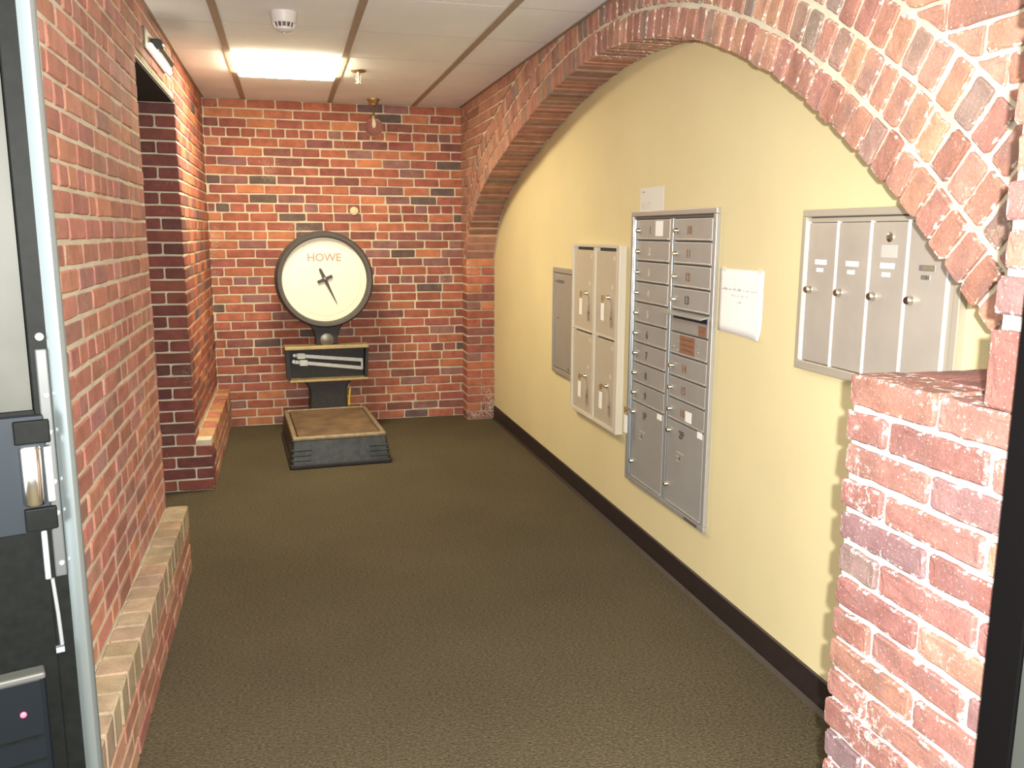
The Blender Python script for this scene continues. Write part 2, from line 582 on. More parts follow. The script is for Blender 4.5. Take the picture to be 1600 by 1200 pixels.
# ---- plinths along the left wall
def plinth(name, y0, y1, seed, first_off, dust):
    rng = random.Random(seed)
    p = MB().box(XL-.02, XPL-.004, y0+.004, y1-.004, 0, ZPL-.006).build(name, M['mortar'], kind='structure')
    zz = [0, .064, .129, .194]
    for r in range(3):
        for a, b in course_cells(y1-y0-first_off, r, rng=rng):
            place(rect(a+y0+first_off+J/2, b+y0+first_off-J/2, zz[r]+J/2, zz[r+1]-J/2), (XPL,0,0), UL, VB, NL, .03, p, PAL_PLF, rng, proud=.002)
    y = y0+first_off
    while y < y1-.03:
        w = .0945*rng.uniform(.95, 1.05)
        b = min(y+w, y1)
        place(rect(-(XPL+.003), -(XL-.005), y+.003, b-.003), (0,0,ZPL), (-1,0,0), (0,-1,0), (0,0,1), .092, p, dust, rng, proud=0.0) if False else \
        place([(XL+.004, y+.003), (XPL+.002, y+.003), (XPL+.002, b-.003), (XL+.004, b-.003)], (0,0,ZPL), (1,0,0), (0,1,0), (0,0,1), .092, p, dust, rng, proud=0.0)
        y += w
    return p
PAL_DUST = [((0.36,0.275,0.18),4), ((0.39,0.30,0.20),3), ((0.37,0.25,0.17),2)]
PAL_PLF = [((0.40,0.20,0.135),3), ((0.42,0.25,0.17),3), ((0.38,0.17,0.12),2)]
PAL_WARM = [((0.42,0.18,0.10),4), ((0.50,0.30,0.15),2), ((0.38,0.14,0.09),3)]
plinth('trim_1', YN0, YN1, 31, 0.0, PAL_DUST)
plinth('trim_2', YF0, D, 32, 0.1, PAL_WARM)

# ---- yellow wall and its base
wy = MB().box(XY, XY+.12, 0.55, D, 0, ZC+.1).build('wall_right', M['yellow'], kind='structure')
bb = MB().prism([(XY-.007,.0),(XY-.007,.1),(XY-.003,.104),(XY,.104),(XY,0)], YPF, 6.27, 'Y')
bb.v = [(x, y, z) for x, y, z in bb.v]
bbo = bb.build('baseboard_right', M['baseboard'], kind='structure')
MB().prism([(XY-.02,.0),(XY-.007,.012),(XY-.007,0)], YPF, 6.27, 'Y').build('toe', M['baseboard'], bbo)

# ---- arched brick wall
CV = [(6.30,1.10),(6.27,1.20),(6.15,1.42),(5.92,1.615),(5.53,1.775),(5.10,1.895),(4.68,1.998),(4.20,2.092),(3.77,2.138),(3.40,2.148),
      (3.03,2.112),(2.764,2.060),(2.53,1.992),(2.37,1.935),(2.19,1.855),(2.03,1.770),(1.886,1.680),(1.757,1.592),(1.64,1.508),
      (1.54,1.425),(1.432,1.328),(1.36,1.262),(1.20,1.105),(1.05,.95)]
def catmull(P, n=12):
    out = []
    for i in range(len(P)-1):
        p0, p1, p2, p3 = P[max(i-1,0)], P[i], P[i+1], P[min(i+2,len(P)-1)]
        for k in range(n):
            t = k/n
            out.append(tuple(.5*((2*p1[j])+(-p0[j]+p2[j])*t+(2*p0[j]-5*p1[j]+4*p2[j]-p3[j])*t*t+(-p0[j]+3*p1[j]-3*p2[j]+p3[j])*t**3) for j in (0,1)))
    out.append(P[-1]); return out
fine = catmull(CV)
for _ in range(40):
    fine = [fine[0]]+[((fine[i-1][0]+2*fine[i][0]+fine[i+1][0])/4, (fine[i-1][1]+2*fine[i][1]+fine[i+1][1])/4) for i in range(1,len(fine)-1)]+[fine[-1]]
cum = [0]
for i in range(1, len(fine)): cum.append(cum[-1]+math.hypot(fine[i][0]-fine[i-1][0], fine[i][1]-fine[i-1][1]))
LEN = cum[-1]
def curve(s):
    s = min(max(s, 0), LEN-1e-6)
    lo, hi = 0, len(cum)-1
    while hi-lo > 1:
        mid = (lo+hi)//2
        if cum[mid] <= s: lo = mid
        else: hi = mid
    t = (s-cum[lo])/(cum[hi]-cum[lo])
    p = (fine[lo][0]+(fine[hi][0]-fine[lo][0])*t, fine[lo][1]+(fine[hi][1]-fine[lo][1])*t)
    a, b = curve_raw(s-.06), curve_raw(s+.06)
    d = (b[0]-a[0], b[1]-a[1]); l = math.hypot(*d)
    T = (d[0]/l, d[1]/l)       # heads towards the camera (Y falls)
    return p, T, (-T[1]*-1*1.0 if False else T[1]*1.0, -T[0]*1.0)
def curve_raw(s):
    s = min(max(s, 0), LEN-1e-6)
    for i in range(1, len(cum)):
        if cum[i] >= s:
            t = (s-cum[i-1])/(cum[i]-cum[i-1])
            return (fine[i-1][0]+(fine[i][0]-fine[i-1][0])*t, fine[i-1][1]+(fine[i][1]-fine[i-1][1])*t)
    return fine[-1]
# normal (outward, up): T=(dy,dz) with dy<0  ->  n=(T[1], -T[0]) has positive z
ms = MB()
K = 120
ring_pts = []
for i in range(K+1):
    p, T, n = curve(LEN*i/K)
    ring_pts.append((p[0]+n[0]*.007, p[1]+n[1]*.007))
b0 = 0
for (y, z) in ring_pts:
    ms.v += [(XA+.004, y, z), (XA+.004, y, ZC+.1), (XY+.01, y, z), (XY+.01, y, ZC+.1)]
for i in range(K):
    a = i*4; c = a+4
    ms.f += [(a, c, c+1, a+1), (a, a+2, c+2, c), (a+2, a+3, c+3, c+2)]
ms.box(XA+.004, XY+.01, 6.275, D, 0, ZC+.1)           # far pier
ms.box(XA+.004, XY+.01, .60, 1.05, .95, ZC+.1)        # behind the near pier
wa = ms.build('wall_right_arch', M['mortar'], kind='structure')
rng = random.Random(41)
RH = .103
def topclip(poly): return clip(poly, 0, 1, ZC-.002)
st = Stuff(); nparts = 0
for k in range(3):
    nb = int(LEN/CP)
    for i in range(nb):
        s = (i+.5)*LEN/nb + (0 if k != 1 else .02)
        p, T, n = curve(s)
        if p[1] < 1.02 or (p[0] > 6.2 and p[1] < 1.2): continue
        if k and p[0] > 6.1: continue
        hw = LEN/nb/2-.0034-rng.uniform(-.0004,.0022)
        r0, r1 = k*RH+rng.uniform(-.003,.003), (k+1)*RH-.009+rng.uniform(-.005,.004)
        r0 += .003 if k else 0
        fan = 1+.1*k*0
        q = []
        for (t, r) in ((-hw, r0), (hw, r0), (hw, r1), (-hw, r1)):
            y = p[0]+T[0]*t+n[0]*r; z = p[1]+T[1]*t+n[1]*r
            q.append((-y, z))
        q = topclip(q)
        q = clip(q, -1, 0, D-.004)
        depth = .208 if k == 0 else .03
        if k == 0:
            place(q, (XA,0,0), UR, VB, NR, depth, wa, PAL_ARCH, rng, mat=M['brick_arch'] if p[0] < 3.6 else None, proud=.004, tilt=.012); nparts += 1
        else:
            far = p[0] > 4.4
            place(q, (XA,0,0), UR, VB, NR, depth, wa, PAL_ARCH, rng, mat=M['brick_arch'] if p[0] < 3.6 else None, proud=.003, tilt=.014, stuff=st if far else None); nparts += 0 if far else 1
# spandrel courses above the rings
REX = 3*RH+.004
REXF = 3*RH+.004
samp = [curve(LEN*i/300) for i in range(301)]
def nearest(y, z):
    return min(samp, key=lambda c: (c[0][0]-y)**2+(c[0][1]-z)**2)
for r in range(int(ZC/CP)+1):
    z0 = r*CP; z1 = z0+CP
    if z0 < 1.1: continue
    for a, b in course_cells(D-.7, r, stretch=.215, rng=rng):
        ya, yb = D-a, D-b
        q = rect(-ya+J/2, -yb-J/2, z0+J/2, z1-J/2)
        q = topclip(q)
        if len(q) < 3: continue
        cy = -sum(t[0] for t in q)/len(q); cz = sum(t[1] for t in q)/len(q)
        p, T, n = nearest(cy, cz)
        # outside of the outermost ring: n.(x-p) >= REX  in (y,z); in (u,v): y=-u
        lim = REX if cy < 6.05 or cz > 1.9 else .12
        q = clip(q, n[0], -n[1], -(n[0]*p[0]+n[1]*p[1]+lim))
        if len(q) < 3 or area(q) < 6e-4: continue
        far = cy > 4.6
        place(q, (XA,0,0), UR, VB, NR, .03, wa, PAL_ARCH[:3], rng, mat=M['brick_arch'], stuff=st if far else None, proud=.003)
        nparts += 0 if far else 1
# far pier below the springing, seen from the front
for r in range(19):
    z0 = r*CP; z1 = z0+CP
    ws = [.11, .105] if r % 2 else [.215]
    x = XA
    for w in ws:
        place(rect(x+(0 if x == XA else J/2), x+w-J/2, z0+J/2, z1-J/2), (0,6.27,0), UB, VB, NB, .17, wa, PAL, rng, mat=M['brick_worn'], proud=.004); nparts += 1
        x += w
st.build(wa)

# ---- near pier with ledge
mp_ = MB().box(XP+.006, XY+.01, .60, YPF-.006, 0, ZCAP-.008)
mp_.box(XP+.006, XA+.01, .60, 1.02, ZCAP-.02, ZC+.1)
wp = mp_.build('wall_right_pier', M['mortar_white'], kind='structure')
rng = random.Random(51)
PP = .0645; JP = .0125
z = ZCAP; r = 0
while z > 0:
    z1 = z; z0 = z-PP if r else z-.062
    z0 = max(z0, 0)
    y = YPF; first = True
    ws = [.225]*4 if r % 2 == 0 else [.112]+[.225]*4
    for w in ws:
        w *= rng.uniform(.97, 1.03)
        yb = max(y-w, .62)
        if y-yb > .03:
            pj = rng.uniform(-.004, .003) if first else 0
            place(rect(-y-(pj if first else -JP/2), -yb-JP/2, z0+JP/2, z1-JP/2 if r else z1), (XP,0,0), UR, VB, NR, .1, wp, PAL_PIER, rng, mat=M['brick_pier'], proud=.004, tilt=.01)
        y = yb; first = False
    z = z0; r += 1
# ledge top
y = YPF; k = 0
while y > 1.0:
    w = .108
    place([(XP+.112, y-w+JP/2), (XA+.03, y-w+JP/2), (XA+.03, y-JP*.2), (XP+.112, y-JP*.2)], (0,0,ZCAP-.003), (1,0,0), (0,1,0), (0,0,1), .06, wp, PAL_PIER, rng, mat=M['brick_pier'], proud=.002)
    place([(XA+.04, y-w+JP/2), (XY-.005, y-w+JP/2), (XY-.005, y-JP*.2), (XA+.04, y-JP*.2)], (0,0,ZCAP-.003), (1,0,0), (0,1,0), (0,0,1), .06, wp, PAL_PIER, rng, mat=M['brick_pier'], proud=.002)
    y -= w
# upright part above the ledge
YU = 1.028
place(rect(-YU, -YU+.105-JP/2, ZCAP+.002, ZCAP+.118), (XP,0,0), UR, VB, NR, .2, wp, PAL_PIER, rng, mat=M['brick_pier'], proud=.006)
for kk in range(3):
    place(rect(-YU+.105+kk*.1+JP/2, -YU+.205+kk*.1-JP/2, ZCAP+.002, ZCAP+.118), (XP,0,0), UR, VB, NR, .2, wp, PAL_PIER, rng, mat=M['brick_pier'], proud=.004)
z = ZCAP+.134; r = 0
while z < ZC:
    z1 = min(z+.0665, ZC+.03); y = YU-(.012 if r % 2 else .0)
    for w in ([.225,.225] if r % 2 == 0 else [.112,.225,.1]):
        yb = max(y-w, .62)
        place(rect(-y+(0 if y > YU-.02 else JP/2), -yb-JP/2, z+JP/2, z1-JP/2), (XP,0,0), UR, VB, NR, .26, wp, PAL_PIER, rng, mat=M['brick_pier'], proud=.004, tilt=.01)
        y = yb
    z = z1; r += 1

# ---- ceiling: slab, tiles, bars
ce = MB().box(-2.0, 2.0, 0.2, D+.2, ZC+.03, ZC+.12).build('ceiling', M['tspline'], kind='structure')
BX = [-.851, -.256, .335, .932, 1.527]
CY = [1.195, 1.795, 2.395, 2.995, 3.595, 4.195, 4.802, 5.403, 6.01, 6.61]
LIGHT_CELL = (1, 6)
for i in range(4):
    for j in range(9):
        if (i, j) == LIGHT_CELL: continue
        x0, x1 = BX[i], BX[i+1]
        if i == 0: x0 = XL-.02
        if i == 3: x1 = XA+.02
        y0, y1 = CY[j], min(CY[j+1], D-.002)
        if y1-y0 < .02: continue
        MB().box(x0+.003, x1-.003, y0+.0025, y1-.0025, ZC+random.uniform(0,.0012), ZC+.02).build('ceiling_tile', M['tile'], ce)
for x in BX[1:4]:
    MB().box(x-.017, x+.017, 1.2, D-.001, ZC-.0045, ZC+.002).build('ceiling_bar', M['tbar'], ce)
for y in CY[1:9]:
    MB().box(XL, XA, y-.003, y+.003, ZC+.0005, ZC+.004).build('cross_bar', M['tspline'], ce)
MB().box(XL, XL+.018, 1.2, D, ZC-.003, ZC+.003).build('wall_angle', M['tbar'], ce)
MB().box(XA-.018, XA, 1.2, D, ZC-.003, ZC+.003).build('wall_angle', M['tbar'], ce)
MB().box(XL, XA, D-.016, D, ZC-.003, ZC+.003).build('wall_angle', M['tbar'], ce)

# ================================================================== OBJECTS
metal_w = plain('white_metal', (.70,.67,.58), .45)
# ---- ceiling light
cl = empty('ceiling_light', loc=(.04, 5.105, ZC))
tag(cl, 'glowing square recessed ceiling light between the tan ceiling bars', 'light')
hx, hy = .284, .298
m = MB()
m.box(-hx, hx, -hy, -hy+.010, -.003, .02).box(-hx, hx, hy-.010, hy, -.003, .02).box(-hx, -hx+.010, -hy+.010, hy-.010, -.003, .02).box(hx-.010, hx, -hy+.010, hy-.010, -.003, .02)
m.build('frame', metal_w, cl)
MB().box(-hx, hx, -hy, hy, .02, .028).build('housing', metal_w, cl)
lens = plain('lamp_lens', (.9,.85,.7), .4, emis=(1.0,.88,.60,1), es=LENS_STRENGTH)
MB().box(-hx+.010, hx-.010, -hy+.010, hy-.010, -.030, .012).build('diffuser', lens, cl, bevel=.016)

# ---- smoke detector
sd_m = plain('detector_plastic', (.62,.58,.55), .45)
sd_d = plain('detector_vent_dark', (.10,.07,.07), .6)
sd = empty('smoke_detector', loc=(.026, 3.93, ZC))
tag(sd, 'round off white smoke detector on the ceiling before the lit panel', 'smoke detector')
MB().lathe([(.058,0),(.058,-.008),(.055,-.014),(.053,-.03),(.047,-.045)], 28).build('body', sd_m, sd, smooth=True)
MB().lathe([(.042,-.045),(.037,-.062)], 28).build('vent_core', sd_d, sd, smooth=True)
m = MB()
for k in range(14):
    a = 2*math.pi*k/14
    m.tube([(.0455*math.cos(a), .0455*math.sin(a), -.044), (.0375*math.cos(a), .0375*math.sin(a), -.064)], .003, 5)
m.build('vent_ribs', sd_m, sd)
MB().lathe([(.039,-.062),(.037,-.070),(.025,-.078),(.010,-.081)], 28).build('cap', sd_m, sd, smooth=True)
MB().lathe([(.004,-.080),(.004,-.084),(.002,-.085)], 8).build('indicator', plain('indicator_clear',(.8,.8,.75),.1), sd)

# ---- sprinkler
br = plain('brass_aged', (.42,.30,.15), .35, .9, var=.2)
chrome = plain('chrome', (.78,.76,.70), .18, 1.0)
sp = empty('sprinkler_head', loc=(.435, 5.172, ZC))
tag(sp, 'small brass sprinkler head on the ceiling right of the lit panel', 'sprinkler')
MB().lathe([(.044,0),(.044,-.003),(.036,-.009),(.016,-.012)], 24).build('escutcheon', br, sp, smooth=True)
MB().lathe([(.010,-.010),(.010,-.026),(.007,-.028)], 12).build('stem', chrome, sp, smooth=True)
m = MB()
for s in (-1, 1):
    m.tube([(s*.007,0,-.026),(s*.014,0,-.040),(s*.012,0,-.055),(s*.003,0,-.066)], .003, 6)
m.build('yoke', br, sp)
MB().lathe([(.003,-.028),(.0035,-.05),(.003,-.062)], 8).build('bulb_fuse', chrome, sp)
m = MB()
for k in range(10):
    a = 2*math.pi*k/10
    m.prism([(.004*math.cos(a-.3),.004*math.sin(a-.3)),(.017*math.cos(a-.2),.017*math.sin(a-.2)),(.017*math.cos(a+.2),.017*math.sin(a+.2)),(.004*math.cos(a+.3),.004*math.sin(a+.3))], -.069, -.067)
m.lathe([(.006,-.070),(.006,-.066)], 10)
m.build('deflector', chrome, sp)

# ---- globe pendant
gm, nt, b = new_mat('globe_glass')
b.inputs['Base Color'].default_value = (1.0,.985,.93,1); b.inputs['Roughness'].default_value = .03
b.inputs['Transmission Weight'].default_value = 1.0; b.inputs['IOR'].default_value = 1.12
gp = empty('globe_pendant', loc=(.622, 6.22, ZC))
tag(gp, 'small clear glass globe pendant hanging near the back brick wall', 'lamp')
MB().lathe([(.045,0),(.045,-.006),(.034,-.02),(.028,-.042),(.012,-.048)], 24).build('canopy', br, gp, smooth=True)
MB().tube([(0,0,-.04),(0,0,-.115)], .006, 8).build('stem', plain('stem_dark',(.08,.05,.035),.5), gp)
MB().lathe([(.020,-.105),(.024,-.112),(.024,-.135),(.018,-.138)], 16).build('socket', br, gp, smooth=True)
R0, cz = .064, -.192
MB().lathe([(.02,-.132)]+[(R0*math.sin(t), cz+R0*math.cos(t)) for t in [math.pi*k/14 for k in range(2,14)]]+[(.004,cz-R0)], 28).build('globe', gm, gp, smooth=True)
MB().lathe([(.009,-.138),(.010,-.150),(.013,-.168),(.013,-.180),(.008,-.190),(.002,-.194)], 18).build('light_bulb', plain('bulb_frosted',(.85,.80,.68),.2), gp, smooth=True)

# ---- wall light above the opening
wlm = plain('fixture_dark', (.03,.032,.03), .35, .3)
wlx = empty('wall_light', loc=(XL, 4.18, 2.175))
tag(wlx, 'slim wall light with a bright bar above the dark left opening', 'light')
MB().box(.0, .012, -.30, .30, -.03, .055).build('back_plate', plain('fixture_plate',(.13,.11,.085),.5,.2), wlx, bevel=.004)
MB().prism([(.012,-.01),(.045,-.006),(.058,.012),(.045,.036),(.012,.05)], -.10, .27, 'Y').build('body', wlm, wlx, bevel=.006)
MB().lathe([(.022,-.13),(.026,-.11),(.026,-.10)], 16, 'Y', (.034,0,.02)).build('end_cap', wlm, wlx, smooth=True)
MB().lathe([(.006,-.315),(.011,-.305),(.011,.305),(.006,.315)], 14, 'Y', (.03,0,-.022)).build('lamp_tube', plain('tube_glow',(.9,.88,.8),.3, emis=(1,.90,.72,1), es=2.6), wlx, smooth=True)

# ---- platform scale
iron = plain('iron_dark', (.024,.021,.020), .55, .2, var=.25, vscale=40, bmp=.25, bscale=120)
iron_blue = plain('iron_painted', (.040,.042,.039), .5, .25, var=.35, vscale=25, bmp=.3, bscale=90)
rim_m = plain('worn_brass_rim', (.33,.26,.16), .45, .5, var=.25, vscale=40)
plate_m = plain('rusted_plate', (.155,.098,.055), .7, .25, var=.4, vscale=9, bmp=.4, bscale=70)
face_m = plain('dial_enamel', (.86,.80,.62), .4, var=.02)
trim_m = plain('brass_trim', (.40,.31,.15), .45, .5, var=.15)
beam_m = plain('beam_steel', (.50,.49,.44), .35, .7, var=.1)
sc = empty('platform_scale', Matrix.Translation((.270, 5.63, 0)) @ Matrix.Rotation(math.radians(3.5), 4, 'Z'))
tag(sc, 'antique platform weighing scale with a big round dial before the back wall', 'scale')
bw, tw, y0, y1 = .300, .284, -.455, .455
base = MB().frustum((-bw, bw, y0-.012, y1), .018, (-tw, tw, y0+.02, y1-.02), .172).build('base', iron_blue, sc, bevel=.012)
MB().box(-bw-.008, bw+.008, y0-.02, y1, 0.0, .03).build('foot_skirt', iron, sc, bevel=.008)
for k in range(3):
    z = .052+k*.03; t = (z-.018)/.154; x = bw+(tw-bw)*t; yy = (y0-.012)+.032*t
    for s in (-1, 1):
        m = MB()
        xa, xb = sorted((s*(x-.115), s*(x+.006)))
        m.box(xa, xb, yy-.007, yy+.02, z-.006, z+.006)
        xa, xb = sorted((s*(x-.01), s*(x+.006)))
        m.box(xa, xb, yy, yy+.16, z-.006, z+.006)
        m.build('corner_rib', iron_blue, sc, bevel=.004)
m = MB()
m.box(-tw, tw, y0+.02, y0+.052, .165, .190).box(-tw, tw, y1-.045, y1-.02, .165, .190)
m.box(-tw, -tw+.03, y0+.052, y1-.045, .165, .190).box(tw-.03, tw, y0+.052, y1-.045, .165, .190)
m.build('platform_rim', rim_m, sc, bevel=.008)
MB().box(-tw+.036, tw-.036, y0+.062, y1-.052, .160, .187).build('platform_plate', plate_m, sc, bevel=.006)
for o_ in list(sc.children):
    o_.location.x -= .028
# column (curved shoulders), behind the platform
yc = .46
prof = [(-.135,.12),(.135,.12),(.128,.22),(.125,.30),(.135,.34),(.155,.37),(.185,.392),(-.185,.392),(-.155,.37),(-.135,.34),(-.125,.30),(-.128,.22)]
MB().prism(prof, yc-.03, yc+.11, 'Y').build('column', iron, sc, bevel=.01)
MB().box(-.05, .05, yc+.0, yc+.1, 0, .14).build('column_foot', iron, sc)
# beam box: open tray leaning slightly
bx = MB()
bx.prism([(-.255,.40),(.262,.40),(.275,.625),(-.28,.625)], yc+.03, yc+.07, 'Y')
bx.build('beam_box', iron, sc)
MB().prism([(-.28,.40),(-.255,.40),(-.262,.625),(-.287,.625)], yc-.06, yc+.05, 'Y').build('box_side', iron, sc)
MB().prism([(.255,.40),(.275,.40),(.285,.625),(.265,.625)], yc-.06, yc+.05, 'Y').build('box_side', iron, sc)
MB().box(-.292, .285, yc-.075, yc+.06, .612, .638).build('box_top', trim_m, sc, bevel=.005)
MB().box(-.265, .278, yc-.075, yc+.06, .385, .402).build('box_bottom', trim_m, sc, bevel=.004)
for k, (xa, za, xb, zb) in enumerate(((-.235,.572,.245,.520),(-.24,.527,.24,.463))):
    dx, dz = xb-xa, zb-za; l = math.hypot(dx, dz); nx, nz = -dz/l*.012, dx/l*.012
    bm_ = MB().prism([(xa-nx,za-nz),(xb-nx,zb-nz),(xb+nx,zb+nz),(xa+nx,za+nz)], yc-.03, yc-.022, 'Y').build('beam', beam_m, sc)
    px = xa+.055+k*.02; pz = za+(px-xa)*dz/dx
    MB().prism([(px-.028,pz-.02),(px+.026,pz-.022),(px+.03,pz-.008),(px+.026,pz+.02),(px-.028,pz+.022)], yc-.045, yc-.015, 'Y').build('poise', plain('poise_%d' % k,(.46,.48,.43),.4,.5), bm_, bevel=.003)
    MB().lathe([(.010,yc-.038),(.014,yc-.034),(.014,yc-.02)], 12, 'Y', (xa+.008,0,za)).build('end_knob', beam_m, bm_, smooth=True)
MB().box(.232, .246, yc-.032, yc-.024, .455, .528).build('beam_link', beam_m, sc)
MB().tube([(.138,yc-.034,.20),(.142,yc-.036,.26),(.150,yc-.036,.33)], .007, 6).build('yellow_tape', plain('yellow_tape',(.62,.45,.03),.5), sc)
# neck
MB().prism([(-.078,.636),(.078,.636),(.075,.68),(.085,.73),(.115,.775),(.15,.80),(-.15,.80),(-.115,.775),(-.085,.73),(-.075,.68)], yc-.02, yc+.06, 'Y').build('neck', iron, sc, bevel=.008)
MB().lathe([(.05,yc-.03),(.046,yc-.036),(.02,yc-.042)], 20, 'Y', (0,0,.672)).build('neck_boss', plain('boss_worn',(.16,.14,.11),.35,.6), sc, smooth=True)
# dial head
zc, R = 1.090, .335
dh = MB().lathe([(R-.045,yc+.13),(R-.005,yc+.11),(R,yc+.02),(R-.004,yc-.045),(R-.018,yc-.066),(R-.036,yc-.064),(R-.046,yc-.045),(R-.048,yc-.02),(R-.048,yc+.0)], 72, 'Y', (0,0,zc)).build('dial_housing', plain('housing_grey',(.075,.066,.062),.5,.2,var=.12,vscale=60,bmp=.15), sc, smooth=True)
fo = MB().lathe([(R-.047,yc-.015),(R-.047,yc-.024)], 72, 'Y', (0,0,zc)).build('dial_face', face_m, sc)
ink = plain('dial_ink', (.24,.20,.17), .6); ink_f = plain('dial_ink_faint', (.58,.52,.41), .6)
tick = MB()
for k in range(120):
    a = 2*math.pi*k/120; r0 = R-.056; r1 = r0-(.020 if k % 10 == 0 else .013 if k % 5 == 0 else .008)
    w = .0011
    ca, sa = math.cos(a), math.sin(a)
    tick.prism([(r1*ca+w*sa, zc+r1*sa-w*ca),(r0*ca+w*sa, zc+r0*sa-w*ca),(r0*ca-w*sa, zc+r0*sa+w*ca),(r1*ca-w*sa, zc+r1*sa+w*ca)], yc-.0248, yc-.0238, 'Y')
tick.build('tick_marks', ink_f, fo)
cr = MB(); r0 = R-.088
for k in range(72):
    a, a2 = 2*math.pi*k/72, 2*math.pi*(k+1)/72
    cr.prism([(r0*math.cos(a), zc+r0*math.sin(a)), ((r0+.003)*math.cos(a), zc+(r0+.003)*math.sin(a)), ((r0+.003)*math.cos(a2), zc+(r0+.003)*math.sin(a2)), (r0*math.cos(a2), zc+r0*math.sin(a2))], yc-.0247, yc-.0238, 'Y')
cr.build('scale_ring', ink_f, fo)
text('maker_lettering', 'HOWE', .075, plain('lettering_faint',(.42,.30,.24),.6), fo, (0, yc-.0245, zc+.150), (math.pi/2,0,0))
ndm = plain('pointer_black', (.035,.03,.028), .45)
nd = MB()
ang = math.radians(-65.5)
def rot(x, z): return (x*math.cos(ang)-z*math.sin(ang), zc+.005+x*math.sin(ang)+z*math.cos(ang))
nd.prism([rot(*p) for p in ((.0,-.013),(.06,-.008),(.19,-.0015),(.19,.0015),(.06,.008),(.0,.013))], yc-.036, yc-.033, 'Y')
nd.prism([rot(*p) for p in ((-.075,-.009),(.0,-.013),(.0,.013),(-.075,.009),(-.083,0))], yc-.036, yc-.033, 'Y')
no = nd.build('pointer', ndm, sc)
nd = MB(); nd.prism([rot(*p) for p in ((-.011,-.055),(.011,-.055),(.013,.055),(-.009,.055))], yc-.0375, yc-.0345, 'Y')
nd.build('pointer_crossbar', ndm, no)
MB().lathe([(.012,yc-.030),(.012,yc-.042),(.006,yc-.046)], 14, 'Y', (0,0,zc+.005)).build('pointer_hub', plain('hub_metal',(.25,.17,.16),.4,.6), no, smooth=True)

# ---- right wall fittings: local x runs towards the camera, y up, z out of the wall
def wall_root(name, ymax, z0): return empty(name, basis(UR, VB, NR, (XY, ymax, z0)))
silver = plain('silver_paint', (.42,.415,.395), .42, .35, var=.05, vscale=6)
silver_f = plain('silver_frame', (.45,.44,.415), .4, .45, var=.04)
alu = plain('aluminium_bright', (.42,.46,.47), .38, .8)
lockm = plain('lock_nickel', (.72,.68,.58), .22, 1.0)
gapm = plain('joint_shadow_gap', (.10,.095,.09), .6)
decal = plain('decal_brown', (.27,.14,.085), .5, var=.2, vscale=90)
decal_pale = plain('decal_pale', (.62,.55,.42), .5)
decal_dark = plain('decal_dark', (.10,.085,.075), .5)
paper = plain('paper_white', (.92,.91,.88), .7)
inkp = plain('paper_ink', (.38,.37,.36), .7)

def lock(parent, x, y, z, r=.0095):
    MB().lathe([(r*1.15,z),(r*1.15,z+.003),(r,z+.005),(r,z+.013),(r*.8,z+.0155)], 14, 'Z', (x,y,0)).build('lock', lockm, parent, smooth=True)

# cluster mailbox unit
W, H = .785, 1.215
mb = wall_root('mailbox_cluster', 3.59, .293)
tag(mb, 'tall silver cluster mailbox with two columns of numbered doors on the yellow wall', 'mailbox')
m = MB()
t = .022
m.box(0, W, 0, t, .0, .018).box(0, W, H-t, H, 0, .018).box(0, t, t, H-t, 0, .018).box(W-t, W, t, H-t, 0, .018)
m.build('frame', silver_f, mb, bevel=.003)
MB().box(t, W-t, t, H-t, 0, .004).build('back_panel', gapm, mb)
for xs, wd in ((.026,.007),(.037,.010),(.052,.006)):
    MB().box(xs, xs+wd, t+.002, H-t-.012, .004, .021).build('hinge_strip', alu, mb, bevel=.002)
MB().box(.396, .424, t+.002, H-t-.012, .004, .014).build('centre_post', silver_f, mb)
MB().box(.425, .433, t+.002, H-t-.012, .004, .019).build('hinge_strip', alu, mb, bevel=.002)
MB().box(.754, W-t, t+.002, H-t-.012, .004, .014).build('side_post', silver_f, mb)
MB().box(t, W-t, H-t-.011, H-t-.003, .003, .010).build('head_slot', decal_dark, mb)
u = (H-2*t-.012)/13
def mdoor(x0, x1, k0, k1, number, num_mat, plate=None, lk=True, sticker=None):
    ya = H-t-.012-k1*u; yb = H-t-.012-k0*u
    d = MB().box(x0, x1, ya+.003, yb-.003, .004, .014).build('door', silver, mb, bevel=.0025)
    MB().box(x0+.004, x1-.004, ya+.0035, ya+.0105, .0135, .0185).build('door_lip', silver_f, d, bevel=.002)
    cy = yb-.048
    if lk: lock(d, x0+.024, cy, .014)
    if number:
        xx = x0+(x1-x0)*.42
        if plate: MB().box(xx-.022, xx+.022, cy-.017, cy+.019, .0138, .0148).build('number_plate', plate, d)
        text('number', number, .044, num_mat, d, (xx, cy, .0152))
    if sticker:
        sx, sy, sw, sh = sticker
        MB().box(sx-sw/2, sx+sw/2, cy+sy-sh/2, cy+sy+sh/2, .0138, .0149).build('sticker', paper, d)
    return d
LX0, LX1, RX0, RX1 = .062, .392, .436, .750
nmats = [decal, decal_pale, decal_pale, decal_pale, decal_pale, decal_dark, decal_dark, decal_dark, decal_dark]
for k in range(9):
    mdoor(LX0, LX1, k, k+1, str(k+1), nmats[k], sticker=(.29,.008,.072,.062) if k == 0 else None)
pd = mdoor(LX0, LX1, 9, 13, '1P', decal_dark, sticker=(.355,.03,.045,.024))
lock(pd, LX0+.018, .10, .014)
for k in range(4):
    mdoor(RX0, RX1, k, k+1, str(10+k), decal if k != 3 else decal_dark)
